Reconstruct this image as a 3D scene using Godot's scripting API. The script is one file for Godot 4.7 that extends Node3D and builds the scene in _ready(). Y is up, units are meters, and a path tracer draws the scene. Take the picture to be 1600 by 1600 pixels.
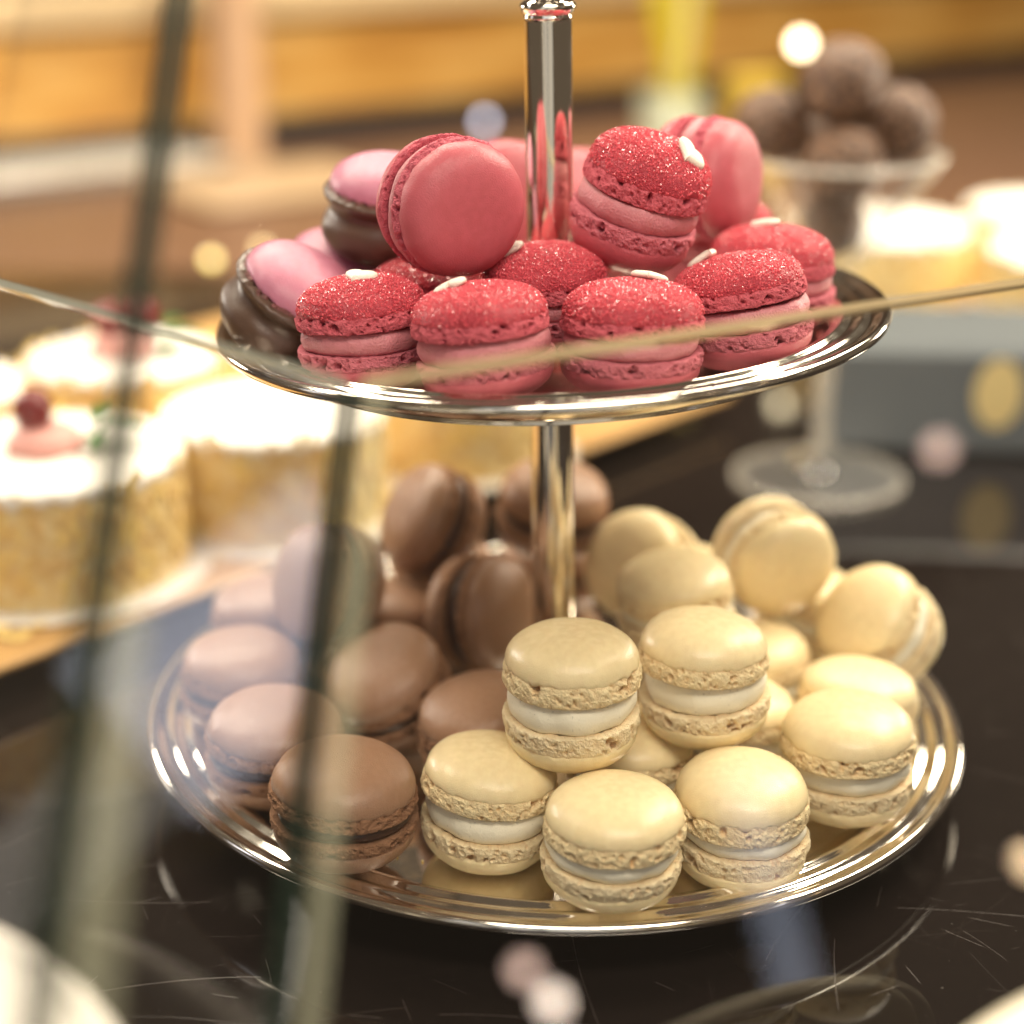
extends Node3D
# A two-tier silver stand of macarons on a polished counter, seen through the glass guard of a pastry display.

const PITCH := 0.36066
var taken := {}
var rng := RandomNumberGenerator.new()
var noise_a := FastNoiseLite.new()
var noise_b := FastNoiseLite.new()
var noise_c := FastNoiseLite.new()
var M := {}

func _ready() -> void:
	rng.seed = 7
	camera_and_light()
	noises()
	materials()
	setting()
	cake_stand()
	macarons()
	cakes()
	martini_glass()
	background_things()
	glass_guard()

# ---------------------------------------------------------------- camera, light
func camera_and_light() -> void:
	var cam := Camera3D.new()
	cam.name = "camera"
	add_child(cam)
	cam.position = Vector3(-0.0147, 0.2912, 0.5371)
	cam.rotation = Vector3(-PITCH, 0, 0)
	var at := CameraAttributesPhysical.new()
	at.frustum_focal_length = 40.5
	at.exposure_aperture = 2.4
	at.frustum_focus_distance = 0.492
	at.frustum_near = 0.05
	at.frustum_far = 60.0
	cam.attributes = at
	cam.fov = 33.01
	cam.near = 0.05
	cam.far = 60.0
	cam.current = true
	var env := Environment.new()
	env.background_mode = Environment.BG_COLOR
	env.background_color = Color(0.50, 0.44, 0.37)
	env.background_energy_multiplier = 0.5
	env.tonemap_mode = Environment.TONE_MAPPER_LINEAR
	env.tonemap_exposure = 1.1
	env.sdfgi_enabled = true
	env.ssao_enabled = true
	env.ssil_enabled = true
	var we := WorldEnvironment.new()
	we.name = "surroundings"
	we.environment = env
	add_child(we)
	# the lamps of the shop: slim warm strips over the display, small round spots, daylight from the left; the front panel is added fill
	strip_lamp(Vector3(0.50, 0.62, -0.28), Vector3(-0.1, 0, 1), 0.55, 0.07, Color(1.0, 0.95, 0.86), 0.42, Vector3(-0.6, -1, 0.25), "slim warm strip lamp hanging to the right above the stand", 9.0)
	strip_lamp(Vector3(-0.36, 0.70, -0.30), Vector3(1, 0, -0.9), 0.70, 0.07, Color(1.0, 0.95, 0.86), 0.60, Vector3(0.1, -1, 0.05), "slim warm strip lamp hanging above the white cakes", 9.0)
	strip_lamp(Vector3(0.30, 1.22, -0.95), Vector3(1, 0, 0.75), 1.6, 0.08, Color(1.0, 0.95, 0.85), 3.2, Vector3(0.0, -1, -0.1), "long warm strip lamp above the back counter", 9.0)
	strip_lamp(Vector3(0.12, 0.80, 0.52), Vector3(1, 0, 0.1), 0.60, 0.22, Color(1.0, 0.95, 0.87), 0.46, Vector3(-0.1, -0.72, -0.5), "unseen broad soft fill panel added above the customer's side of the counter", 3.0)  # front fill, added to brighten the sides facing the viewer
	strip_lamp(Vector3(0.72, 0.31, -0.62), Vector3(0.6, 0, 0.72), 0.17, 0.10, Color(1.0, 0.94, 0.84), 0.24, Vector3(-0.72, -0.22, 0.62), "small warm lamp panel low at the right behind the cakes", 5.0)
	strip_lamp(Vector3(-0.74, 0.33, -0.50), Vector3(-0.6, 0, 0.74), 0.17, 0.10, Color(1.0, 0.96, 0.90), 0.22, Vector3(0.74, -0.24, 0.50), "small warm lamp panel low at the left behind the cakes", 5.0)

func strip_lamp(at: Vector3, along: Vector3, length: float, width: float, col: Color, energy: float, aim: Vector3, label: String, glow: float) -> void:
	var y := -aim.normalized()
	var x := along.normalized()
	x = (x - y * x.dot(y)).normalized()
	var t := thing("strip_lamp", label, "lamp", at, "strip lamps of the shop")
	t.basis = Basis(x, y, x.cross(y))
	part(t, "housing", box_mesh(Vector3(length, 0.02, width + 0.012), 0.003), flat(Color(0.75, 0.72, 0.68), 0.4), Vector3(0, 0.0115, 0))
	part(t, "diffuser", box_mesh(Vector3(length - 0.01, 0.004, width), 0.001), glow_mat(col, glow))
	var l := AreaLight3D.new()
	l.name = "strip_light"
	l.area_size = Vector2(length - 0.01, width)
	l.light_color = col
	l.light_energy = energy
	l.area_range = 6.0
	l.area_attenuation = 2.0
	l.shadow_enabled = true
	t.add_child(l)
	l.position = Vector3(0, -0.006, 0)
	l.rotation = Vector3(-PI / 2, 0, 0)

# ---------------------------------------------------------------- helpers
func numbered(called: String) -> String:
	taken[called] = taken.get(called, -1) + 1
	return called if taken[called] == 0 else "%s_%03d" % [called, taken[called]]

func thing(called: String, label: String, category: String, at := Vector3.ZERO, group := "") -> Node3D:
	var o := Node3D.new()
	o.name = numbered(called)
	add_child(o, true)
	o.position = at
	o.set_meta("label", label)
	o.set_meta("category", category)
	if group:
		o.set_meta("group", group)
	return o

func part(parent: Node3D, called: String, mesh: Mesh, mat: Material, at := Vector3.ZERO, turn := 0.0) -> MeshInstance3D:
	var o := MeshInstance3D.new()
	o.name = called
	o.mesh = mesh
	o.material_override = mat
	o.position = at
	o.rotation.y = turn
	o.cast_shadow = GeometryInstance3D.SHADOW_CASTING_SETTING_ON
	parent.add_child(o, true)
	return o

func structure(called: String, mesh: Mesh, mat: Material, at := Vector3.ZERO) -> MeshInstance3D:
	var o := part(self, called, mesh, mat, at)
	o.set_meta("kind", "structure")
	return o

# a closed-in-u grid of points as a smooth indexed mesh; rows run from the first to the last ring
func grid_mesh(rows: Array, nu: int, colors := PackedColorArray(), wrap := true) -> ArrayMesh:
	var nv := rows.size()
	var pos := PackedVector3Array()
	for r in rows:
		pos.append_array(r)
	var idx := PackedInt32Array()
	for j in nv - 1:
		for i in (nu if wrap else nu - 1):
			var a := j * nu + i
			var b := j * nu + (i + 1) % nu
			var c := a + nu
			var d := b + nu
			idx.append_array([a, b, c, b, d, c])
	return indexed(pos, idx, colors)

func indexed(pos: PackedVector3Array, idx: PackedInt32Array, colors := PackedColorArray(), uv := PackedVector2Array()) -> ArrayMesh:
	var nor := PackedVector3Array()
	nor.resize(pos.size())
	for t in range(0, idx.size(), 3):
		var a := idx[t]
		var b := idx[t + 1]
		var c := idx[t + 2]
		var n := (pos[c] - pos[a]).cross(pos[b] - pos[a])
		nor[a] += n
		nor[b] += n
		nor[c] += n
	for i in nor.size():
		nor[i] = nor[i].normalized() if nor[i].length_squared() > 1e-24 else Vector3.UP
	var arr := []
	arr.resize(Mesh.ARRAY_MAX)
	arr[Mesh.ARRAY_VERTEX] = pos
	arr[Mesh.ARRAY_NORMAL] = nor
	arr[Mesh.ARRAY_INDEX] = idx
	if colors.size():
		arr[Mesh.ARRAY_COLOR] = colors
	if uv.size():
		arr[Mesh.ARRAY_TEX_UV] = uv
	var m := ArrayMesh.new()
	m.add_surface_from_arrays(Mesh.PRIMITIVE_TRIANGLES, arr)
	return m

# lathe: profile of (radius, height) from the top centre outwards and down; listed so that outside faces out
func lathe(profile: PackedVector2Array, nu := 96) -> ArrayMesh:
	var rows := []
	for p in profile:
		var ring := PackedVector3Array()
		for i in nu:
			var a := TAU * i / nu
			ring.append(Vector3(maxf(p.x, 0.00002) * cos(a), p.y, maxf(p.x, 0.00002) * sin(a)))
		rows.append(ring)
	return grid_mesh(rows, nu)

# rounds a polyline profile by Catmull-Rom
func smooth(pts: Array, steps := 6) -> PackedVector2Array:
	var out := PackedVector2Array()
	for i in pts.size() - 1:
		var a: Vector2 = pts[maxi(i - 1, 0)]
		var b: Vector2 = pts[i]
		var c: Vector2 = pts[i + 1]
		var d: Vector2 = pts[mini(i + 2, pts.size() - 1)]
		for k in steps:
			out.append(b.cubic_interpolate(c, a, d, float(k) / steps))
	out.append(pts[-1])
	return out

# a box with chamfered edges
func box_mesh(size: Vector3, bevel := 0.002) -> ArrayMesh:
	var st := SurfaceTool.new()
	st.begin(Mesh.PRIMITIVE_TRIANGLES)
	st.set_smooth_group(-1)
	var h := size / 2.0
	var b := minf(bevel, minf(h.x, minf(h.y, h.z)) * 0.9)
	var pts := {}
	for sx in [-1, 1]:
		for sy in [-1, 1]:
			for sz in [-1, 1]:
				var s := Vector3(sx, sy, sz)
				for k in 3:
					var p := Vector3(h.x - b, h.y - b, h.z - b)
					p[k] = h[k]
					pts[[sx, sy, sz, k]] = s * p
	var quad := func(p: Array, out_dir: Vector3):
		var n: Vector3 = (p[2] - p[0]).cross(p[1] - p[0])
		var q := p if n.dot(out_dir) > 0 else [p[0], p[3], p[2], p[1]] if p.size() == 4 else [p[0], p[2], p[1]]
		for k in range(1, q.size() - 1):
			for v in [q[0], q[k], q[k + 1]]:
				st.add_vertex(v)
	for k in 3:
		var u := (k + 1) % 3
		var w := (k + 2) % 3
		for s in [-1, 1]:
			var face := []
			for c in [[-1, -1], [1, -1], [1, 1], [-1, 1]]:
				var key := [0, 0, 0, k]
				key[k] = s
				key[u] = c[0]
				key[w] = c[1]
				face.append(pts[key])
			var d := Vector3.ZERO
			d[k] = s
			quad.call(face, d)
		for a in [-1, 1]:
			for c in [-1, 1]:
				var k1 := [0, 0, 0, u]
				var k2 := [0, 0, 0, w]
				var strip := []
				for e in [-1, 1]:
					k1[k] = e; k1[u] = a; k1[w] = c
					k2[k] = e; k2[u] = a; k2[w] = c
					strip.append([pts[k1.duplicate()], pts[k2.duplicate()]])
				var d2 := Vector3.ZERO
				d2[u] = a
				d2[w] = c
				quad.call([strip[0][0], strip[0][1], strip[1][1], strip[1][0]], d2)
	for sx in [-1, 1]:
		for sy in [-1, 1]:
			for sz in [-1, 1]:
				quad.call([pts[[sx, sy, sz, 0]], pts[[sx, sy, sz, 1]], pts[[sx, sy, sz, 2]]], Vector3(sx, sy, sz))
	st.generate_normals()
	return st.commit()

# eight corners (lower four then upper four, same order) as a solid
func hexahedron(c: Array) -> ArrayMesh:
	var st := SurfaceTool.new()
	st.begin(Mesh.PRIMITIVE_TRIANGLES)
	st.set_smooth_group(-1)
	var mid := Vector3.ZERO
	for p in c:
		mid += p / 8.0
	for f in [[0, 1, 2, 3], [4, 5, 6, 7], [0, 1, 5, 4], [1, 2, 6, 5], [2, 3, 7, 6], [3, 0, 4, 7]]:
		var p := [c[f[0]], c[f[1]], c[f[2]], c[f[3]]]
		var n: Vector3 = (p[2] - p[0]).cross(p[1] - p[0])
		if n.dot((p[0] + p[2]) / 2.0 - mid) < 0:
			p.reverse()
		for v in [p[0], p[1], p[2], p[0], p[2], p[3]]:
			st.add_vertex(v)
	st.generate_normals()
	return st.commit()

func prism_between(a: Vector3, b: Vector3, u: Vector3, w: Vector3) -> ArrayMesh:
	return hexahedron([a - u - w, a + u - w, a + u + w, a - u + w, b - u - w, b + u - w, b + u + w, b - u + w])

# ---------------------------------------------------------------- noises, materials
func noises() -> void:
	noise_a.seed = 3
	noise_a.noise_type = FastNoiseLite.TYPE_SIMPLEX_SMOOTH
	noise_a.frequency = 1.0
	noise_a.fractal_type = FastNoiseLite.FRACTAL_FBM
	noise_a.fractal_octaves = 3
	noise_b.seed = 11
	noise_b.noise_type = FastNoiseLite.TYPE_CELLULAR
	noise_b.cellular_return_type = FastNoiseLite.RETURN_DISTANCE
	noise_b.cellular_distance_function = FastNoiseLite.DISTANCE_EUCLIDEAN
	noise_b.cellular_jitter = 1.0
	noise_b.frequency = 1.0
	noise_b.fractal_type = FastNoiseLite.FRACTAL_NONE
	noise_c.seed = 29
	noise_c.noise_type = FastNoiseLite.TYPE_SIMPLEX_SMOOTH
	noise_c.frequency = 1.0
	noise_c.fractal_type = FastNoiseLite.FRACTAL_NONE

func flat(c: Color, rough := 0.5, spec := 0.5, metal := 0.0) -> StandardMaterial3D:
	var m := StandardMaterial3D.new()
	m.albedo_color = c
	m.roughness = rough
	m.metallic_specular = spec
	m.metallic = metal
	return m

func glow_mat(c: Color, energy: float) -> StandardMaterial3D:
	var m := flat(Color(0.8, 0.8, 0.8), 0.5)
	m.emission_enabled = true
	m.emission = c
	m.emission_energy_multiplier = energy
	return m

func noise_tex(freq: float, seed_: int, octaves := 4, size := 512, cellular := false, ramp: Gradient = null) -> NoiseTexture2D:
	var n := FastNoiseLite.new()
	n.seed = seed_
	n.noise_type = FastNoiseLite.TYPE_CELLULAR if cellular else FastNoiseLite.TYPE_SIMPLEX_SMOOTH
	n.frequency = freq
	n.fractal_octaves = octaves
	var t := NoiseTexture2D.new()
	t.width = size
	t.height = size
	t.seamless = true
	t.noise = n
	if ramp:
		t.color_ramp = ramp
	return t

func ramp2(a: Color, b: Color, p0 := 0.0, p1 := 1.0) -> Gradient:
	var g := Gradient.new()
	g.offsets = PackedFloat32Array([p0, p1])
	g.colors = PackedColorArray([a, b])
	return g

func baked(c: Color, rough: float, bump: Texture2D, bump_cm: float, scale: float, mottling: Texture2D = null, sss := 0.0, spec := 0.5) -> StandardMaterial3D:
	var m := flat(c, rough, spec)
	m.uv1_triplanar = true
	m.uv1_scale = Vector3.ONE * scale
	m.heightmap_enabled = true
	m.heightmap_texture = bump
	m.heightmap_scale = bump_cm
	if mottling:
		m.albedo_texture = mottling
	if sss > 0:
		m.subsurf_scatter_enabled = true
		m.subsurf_scatter_strength = sss
	return m

func speckle_tex() -> ImageTexture:
	# cream filling with scattered dark vanilla seeds
	var im := Image.create(512, 512, false, Image.FORMAT_RGB8)
	im.fill(Color.WHITE)
	var r := RandomNumberGenerator.new()
	r.seed = 5
	for k in 110:
		var p := Vector2i(r.randi_range(4, 506), r.randi_range(4, 506))
		var s := r.randi_range(2, 5)
		var d := r.randf_range(0.12, 0.6)
		im.fill_rect(Rect2i(p, Vector2i(s, r.randi_range(1, s + 1))), Color(d, d * 0.9, d * 0.75))
	return ImageTexture.create_from_image(im)

func scratch_tex() -> Array:
	# polished counter: [roughness, colour] with hairline scratches and dust
	var size := 2048
	var ro := Image.create(size, size, false, Image.FORMAT_R8)
	ro.fill(Color(0.06, 0, 0))
	var al := Image.create(size, size, false, Image.FORMAT_RGB8)
	al.fill(Color(0.105, 0.085, 0.075))
	var r := RandomNumberGenerator.new()
	r.seed = 41
	for k in 2600:
		var p := Vector2(r.randf() * size, r.randf() * size)
		var a := r.randf_range(0, TAU) if r.randf() < 0.6 else r.randf_range(-0.5, 0.2)
		var n := int(r.randf_range(12, 70) if r.randf() < 0.8 else r.randf_range(80, 330))
		var bend := r.randf_range(-0.0025, 0.0025)
		var depth := pow(r.randf(), 3.0) * 0.6 + 0.04
		for i in n:
			p += Vector2(cos(a), sin(a))
			a += bend
			var x := posmod(int(p.x), size)
			var y := posmod(int(p.y), size)
			var e := depth * minf(1.0, minf(i, n - i) / 10.0)
			ro.set_pixel(x, y, Color(clampf(0.06 + e * 0.5, 0, 1), 0, 0))
			al.set_pixel(x, y, Color(0.105 + e * 0.36, 0.085 + e * 0.34, 0.075 + e * 0.33))
	for k in 900:
		var x := r.randi_range(0, size - 4)
		var y := r.randi_range(0, size - 4)
		var v := r.randf_range(0.15, 0.4)
		al.fill_rect(Rect2i(x, y, r.randi_range(1, 3), r.randi_range(1, 2)), Color(v, v * 0.95, v * 0.9))
	return [ImageTexture.create_from_image(ro), ImageTexture.create_from_image(al)]

func materials() -> void:
	var pores := noise_tex(0.09, 21, 4)
	var crumbs := noise_tex(0.05, 8, 5)
	var mott := noise_tex(0.012, 31, 4, 512, false, ramp2(Color(0.965, 0.955, 0.94), Color(1, 1, 1), 0.2, 0.8))
	var mott_brown := noise_tex(0.02, 35, 5, 512, false, ramp2(Color(0.95, 0.94, 0.92), Color(1, 1, 1), 0.2, 0.75))
	# cream macarons
	M.cream_shell = baked(Color(0.955, 0.88, 0.70), 0.27, pores, 0.010, 40.0, mott, 0.06, 0.45)
	M.cream_foot = baked(Color(1, 1, 1), 0.8, crumbs, 0.05, 60.0, null, 0.0, 0.3)
	M.cream_foot.vertex_color_use_as_albedo = true
	M.cream_filling = baked(Color(0.975, 0.95, 0.86), 0.45, pores, 0.01, 30.0, speckle_tex(), 0.0)
	# chocolate macarons
	M.brown_shell = baked(Color(0.645, 0.50, 0.40), 0.28, pores, 0.02, 40.0, mott_brown, 0.03, 0.5)
	M.brown_foot = baked(Color(1, 1, 1), 0.8, crumbs, 0.05, 60.0, null, 0.0, 0.3)
	M.brown_foot.vertex_color_use_as_albedo = true
	M.brown_filling = baked(Color(0.25, 0.15, 0.11), 0.35, pores, 0.01, 30.0)
	# red and pink macarons
	M.red_shell = baked(Color(0.70, 0.21, 0.27), 0.45, crumbs, 0.05, 70.0, mott, 0.04)
	M.pink_shell = baked(Color(0.735, 0.36, 0.40), 0.42, pores, 0.016, 40.0, mott, 0.04, 0.45)
	M.pink_foot = baked(Color(1, 1, 1), 0.75, crumbs, 0.05, 60.0, null, 0.0, 0.3)
	M.pink_foot.vertex_color_use_as_albedo = true
	M.pink_filling = baked(Color(0.76, 0.47, 0.50), 0.5, crumbs, 0.03, 40.0, mott, 0.05)
	M.lilac_shell = baked(Color(0.75, 0.48, 0.57), 0.38, pores, 0.016, 40.0, mott, 0.03, 0.5)
	M.choc_dip = baked(Color(0.34, 0.255, 0.205), 0.4, pores, 0.012, 24.0)
	M.choc_foot = baked(Color(1, 1, 1), 0.55, crumbs, 0.05, 60.0)
	M.choc_foot.vertex_color_use_as_albedo = true
	M.sugar = flat(Color(0.82, 0.34, 0.38), 0.13, 0.55)
	M.heart = baked(Color(0.95, 0.92, 0.86), 0.5, crumbs, 0.02, 60.0)
	# silver
	M.silver = flat(Color(0.94, 0.915, 0.87), 0.085, 0.5, 1.0)
	M.silver.uv1_triplanar = true
	M.silver.uv1_scale = Vector3.ONE * 9.0
	M.silver.roughness = 1.0
	M.silver.roughness_texture = noise_tex(0.02, 77, 5, 512, false, ramp2(Color(0.06, 0.06, 0.06), Color(0.14, 0.14, 0.14), 0.3, 0.8))
	M.gilt = flat(Color(0.74, 0.58, 0.36), 0.38, 0.5)
	# counter
	var sc := scratch_tex()
	M.counter = flat(Color(1, 1, 1), 1.0, 0.55)
	M.counter.albedo_texture = sc[1]
	M.counter.roughness_texture = sc[0]
	M.counter.uv1_triplanar = true
	M.counter.uv1_world_triplanar = true
	M.counter.uv1_scale = Vector3.ONE * 2.1
	# cakes
	M.icing = baked(Color(0.96, 0.94, 0.90), 0.5, crumbs, 0.06, 12.0)
	var g := Gradient.new()
	g.offsets = PackedFloat32Array([0.15, 0.45, 0.8])
	g.colors = PackedColorArray([Color(0.89, 0.74, 0.46), Color(0.93, 0.82, 0.57), Color(0.96, 0.89, 0.69)])
	M.cake_side = baked(Color(1, 1, 1), 0.7, crumbs, 0.07, 14.0, noise_tex(0.02, 90, 4, 512, false, g))
	M.shaving = flat(Color(0.96, 0.84, 0.52), 0.6)
	M.shaving_dark = flat(Color(0.90, 0.76, 0.50), 0.6)
	M.raspberry = flat(Color(0.45, 0.08, 0.10), 0.3)
	M.leaf = flat(Color(0.20, 0.42, 0.10), 0.45)
	M.blush = baked(Color(0.86, 0.62, 0.58), 0.5, pores, 0.016, 40.0)
	# glassware
	M.glassware = flat(Color(1, 1, 1, 0.0), 0.0, 0.5)
	M.glassware.refraction_enabled = true
	M.glassware.refraction_scale = 0.05
	M.bowl = flat(Color(0.95, 0.95, 0.93, 0.04), 0.0, 0.5)  # faint white tint stands for reflections in the clear bowl
	M.bowl.transparency = BaseMaterial3D.TRANSPARENCY_ALPHA
	M.glass_rim = flat(Color(0.97, 0.95, 0.91, 0.55), 0.3, 0.6)  # bright line along the glass rim put into the colour
	M.glass_rim.transparency = BaseMaterial3D.TRANSPARENCY_ALPHA
	M.stem = flat(Color(0.95, 0.92, 0.86, 0.24), 0.2, 0.6)  # gleam of the clear stem and foot put into the colour
	M.stem.transparency = BaseMaterial3D.TRANSPARENCY_ALPHA
	M.pane = flat(Color(0.96, 1.0, 0.97, 0.0), 0.0, 0.5)
	M.pane.transparency = BaseMaterial3D.TRANSPARENCY_ALPHA
	M.edge_green = flat(Color(0.12, 0.16, 0.12, 0.60), 0.5, 0.25)
	M.edge_green.transparency = BaseMaterial3D.TRANSPARENCY_ALPHA
	M.bevel = flat(Color(0.80, 0.80, 0.68, 0.15), 0.5, 0.3)
	M.bevel.transparency = BaseMaterial3D.TRANSPARENCY_ALPHA
	M.edge_pale = flat(Color(0.74, 0.66, 0.50, 0.68), 0.45, 0.5)  # light caught by this glass edge is put into its colour
	M.edge_grey = flat(Color(0.62, 0.63, 0.57, 0.7), 0.35, 0.5)  # same glass edge, its look under the light put into the colour
	M.edge_pale.transparency = BaseMaterial3D.TRANSPARENCY_ALPHA
	M.edge_grey.transparency = BaseMaterial3D.TRANSPARENCY_ALPHA
	# truffles, wood, other background
	M.truffle = baked(Color(0.66, 0.51, 0.40), 0.32, crumbs, 0.4, 14.0, noise_tex(0.03, 55, 4, 512, false, ramp2(Color(0.36, 0.31, 0.27), Color(1, 1, 1), 0.42, 0.62)))
	var wg := Gradient.new()
	wg.offsets = PackedFloat32Array([0.2, 0.5, 0.8])
	wg.colors = PackedColorArray([Color(0.72, 0.52, 0.24), Color(0.79, 0.60, 0.30), Color(0.85, 0.68, 0.40)])
	M.wood = baked(Color(1, 1, 1), 0.45, crumbs, 0.03, 2.0, noise_tex(0.006, 61, 4, 512, false, wg))
	M.wood.uv1_scale = Vector3(1.0, 9.0, 1.0)
	M.grey_box = flat(Color(0.42, 0.44, 0.45), 0.25, 0.5)
	M.dark_base = flat(Color(0.24, 0.22, 0.21), 0.5)
	M.beige_highlight = flat(Color(0.74, 0.64, 0.52), 0.3)  # stands for a lamp highlight on the shelf
	M.skirting = flat(Color(0.17, 0.16, 0.16), 0.5)
	M.white_china = flat(Color(0.93, 0.91, 0.87), 0.15, 0.5)
	M.rose_board = baked(Color(0.46, 0.345, 0.275), 0.32, crumbs, 0.03, 5.0, mott)

# ---------------------------------------------------------------- the setting
func setting() -> void:
	structure("counter", box_mesh(Vector3(1.6, 0.03, 1.25), 0.003), M.counter, Vector3(0.0, -0.015, -0.13))
	# the rose-brown lower shelf of the counter behind, and the wooden front that closes it off
	var shelf := structure("back_shelf", box_mesh(Vector3(3.4, 0.03, 1.3), 0.003), M.rose_board, Vector3(-0.30, -0.019, -1.18))
	shelf.rotation.y = deg_to_rad(36.5)
	var face := thing("wooden_ledge", "long golden wooden ledge with a dark grey skirting behind everything", "ledge", Vector3(-0.14, 0.0, -1.49))
	face.rotation.y = deg_to_rad(36.5)
	part(face, "board", box_mesh(Vector3(2.6, 0.104, 0.03), 0.003), M.wood, Vector3(0, 0.076, 0))
	part(face, "skirting", box_mesh(Vector3(2.6, 0.036, 0.02), 0.003), M.skirting, Vector3(0, 0.0138, 0.012))
	part(face, "top_slab", box_mesh(Vector3(2.6, 0.03, 0.30), 0.003), flat(Color(0.82, 0.72, 0.56), 0.4), Vector3(0, 0.15, -0.12))
	part(face, "dark_strip", box_mesh(Vector3(2.6, 0.014, 0.02), 0.002), M.dark_base, Vector3(0, 0.128, -0.004))  # dark strip between board and top slab
	var wall := structure("back_wall", box_mesh(Vector3(4.0, 1.2, 0.06), 0.003), flat(Color(0.30, 0.22, 0.16), 0.6), Vector3(-0.45, 0.6, -1.95))
	wall.rotation.y = deg_to_rad(36.5)

# ---------------------------------------------------------------- the stand
func plate_profile(r: float, floor_drop: float, foot_r: float, foot_h: float) -> PackedVector2Array:
	# from the middle of the upper face out over the beaded flange and back under to the middle
	var p := [Vector2(0, -floor_drop), Vector2(r * 0.5, -floor_drop), Vector2(r - 0.026, -floor_drop), Vector2(r - 0.0225, -floor_drop + 0.0006),
		Vector2(r - 0.0185, -0.0028), Vector2(r - 0.0160, -0.0012), Vector2(r - 0.0145, -0.0004), Vector2(r - 0.0132, -0.0010), Vector2(r - 0.0118, -0.0016),
		Vector2(r - 0.0100, -0.0008), Vector2(r - 0.0086, -0.0001), Vector2(r - 0.0072, -0.0008), Vector2(r - 0.0058, -0.0012), Vector2(r - 0.0044, -0.0004),
		Vector2(r - 0.0028, 0.0007), Vector2(r - 0.0012, 0.0008), Vector2(r - 0.0001, -0.0002), Vector2(r - 0.0002, -0.0018), Vector2(r - 0.0016, -0.0028), Vector2(r - 0.0036, -0.0027),
		Vector2(r - 0.009, -0.0036), Vector2(r - 0.015, -0.0052), Vector2(r - 0.0225, -floor_drop - 0.0012), Vector2(r - 0.030, -floor_drop - 0.0020)]
	if foot_h > 0:
		p.append_array([Vector2(foot_r + 0.004, -floor_drop - 0.0024), Vector2(foot_r + 0.001, -floor_drop - 0.004), Vector2(foot_r, -floor_drop - foot_h + 0.0006), Vector2(foot_r - 0.0014, -floor_drop - foot_h), Vector2(foot_r - 0.003, -floor_drop - foot_h + 0.0006), Vector2(foot_r - 0.0036, -floor_drop - 0.004), Vector2(foot_r - 0.008, -floor_drop - 0.0024)])
	p.append(Vector2(0, -floor_drop - 0.0022))
	return smooth(p, 5)

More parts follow.
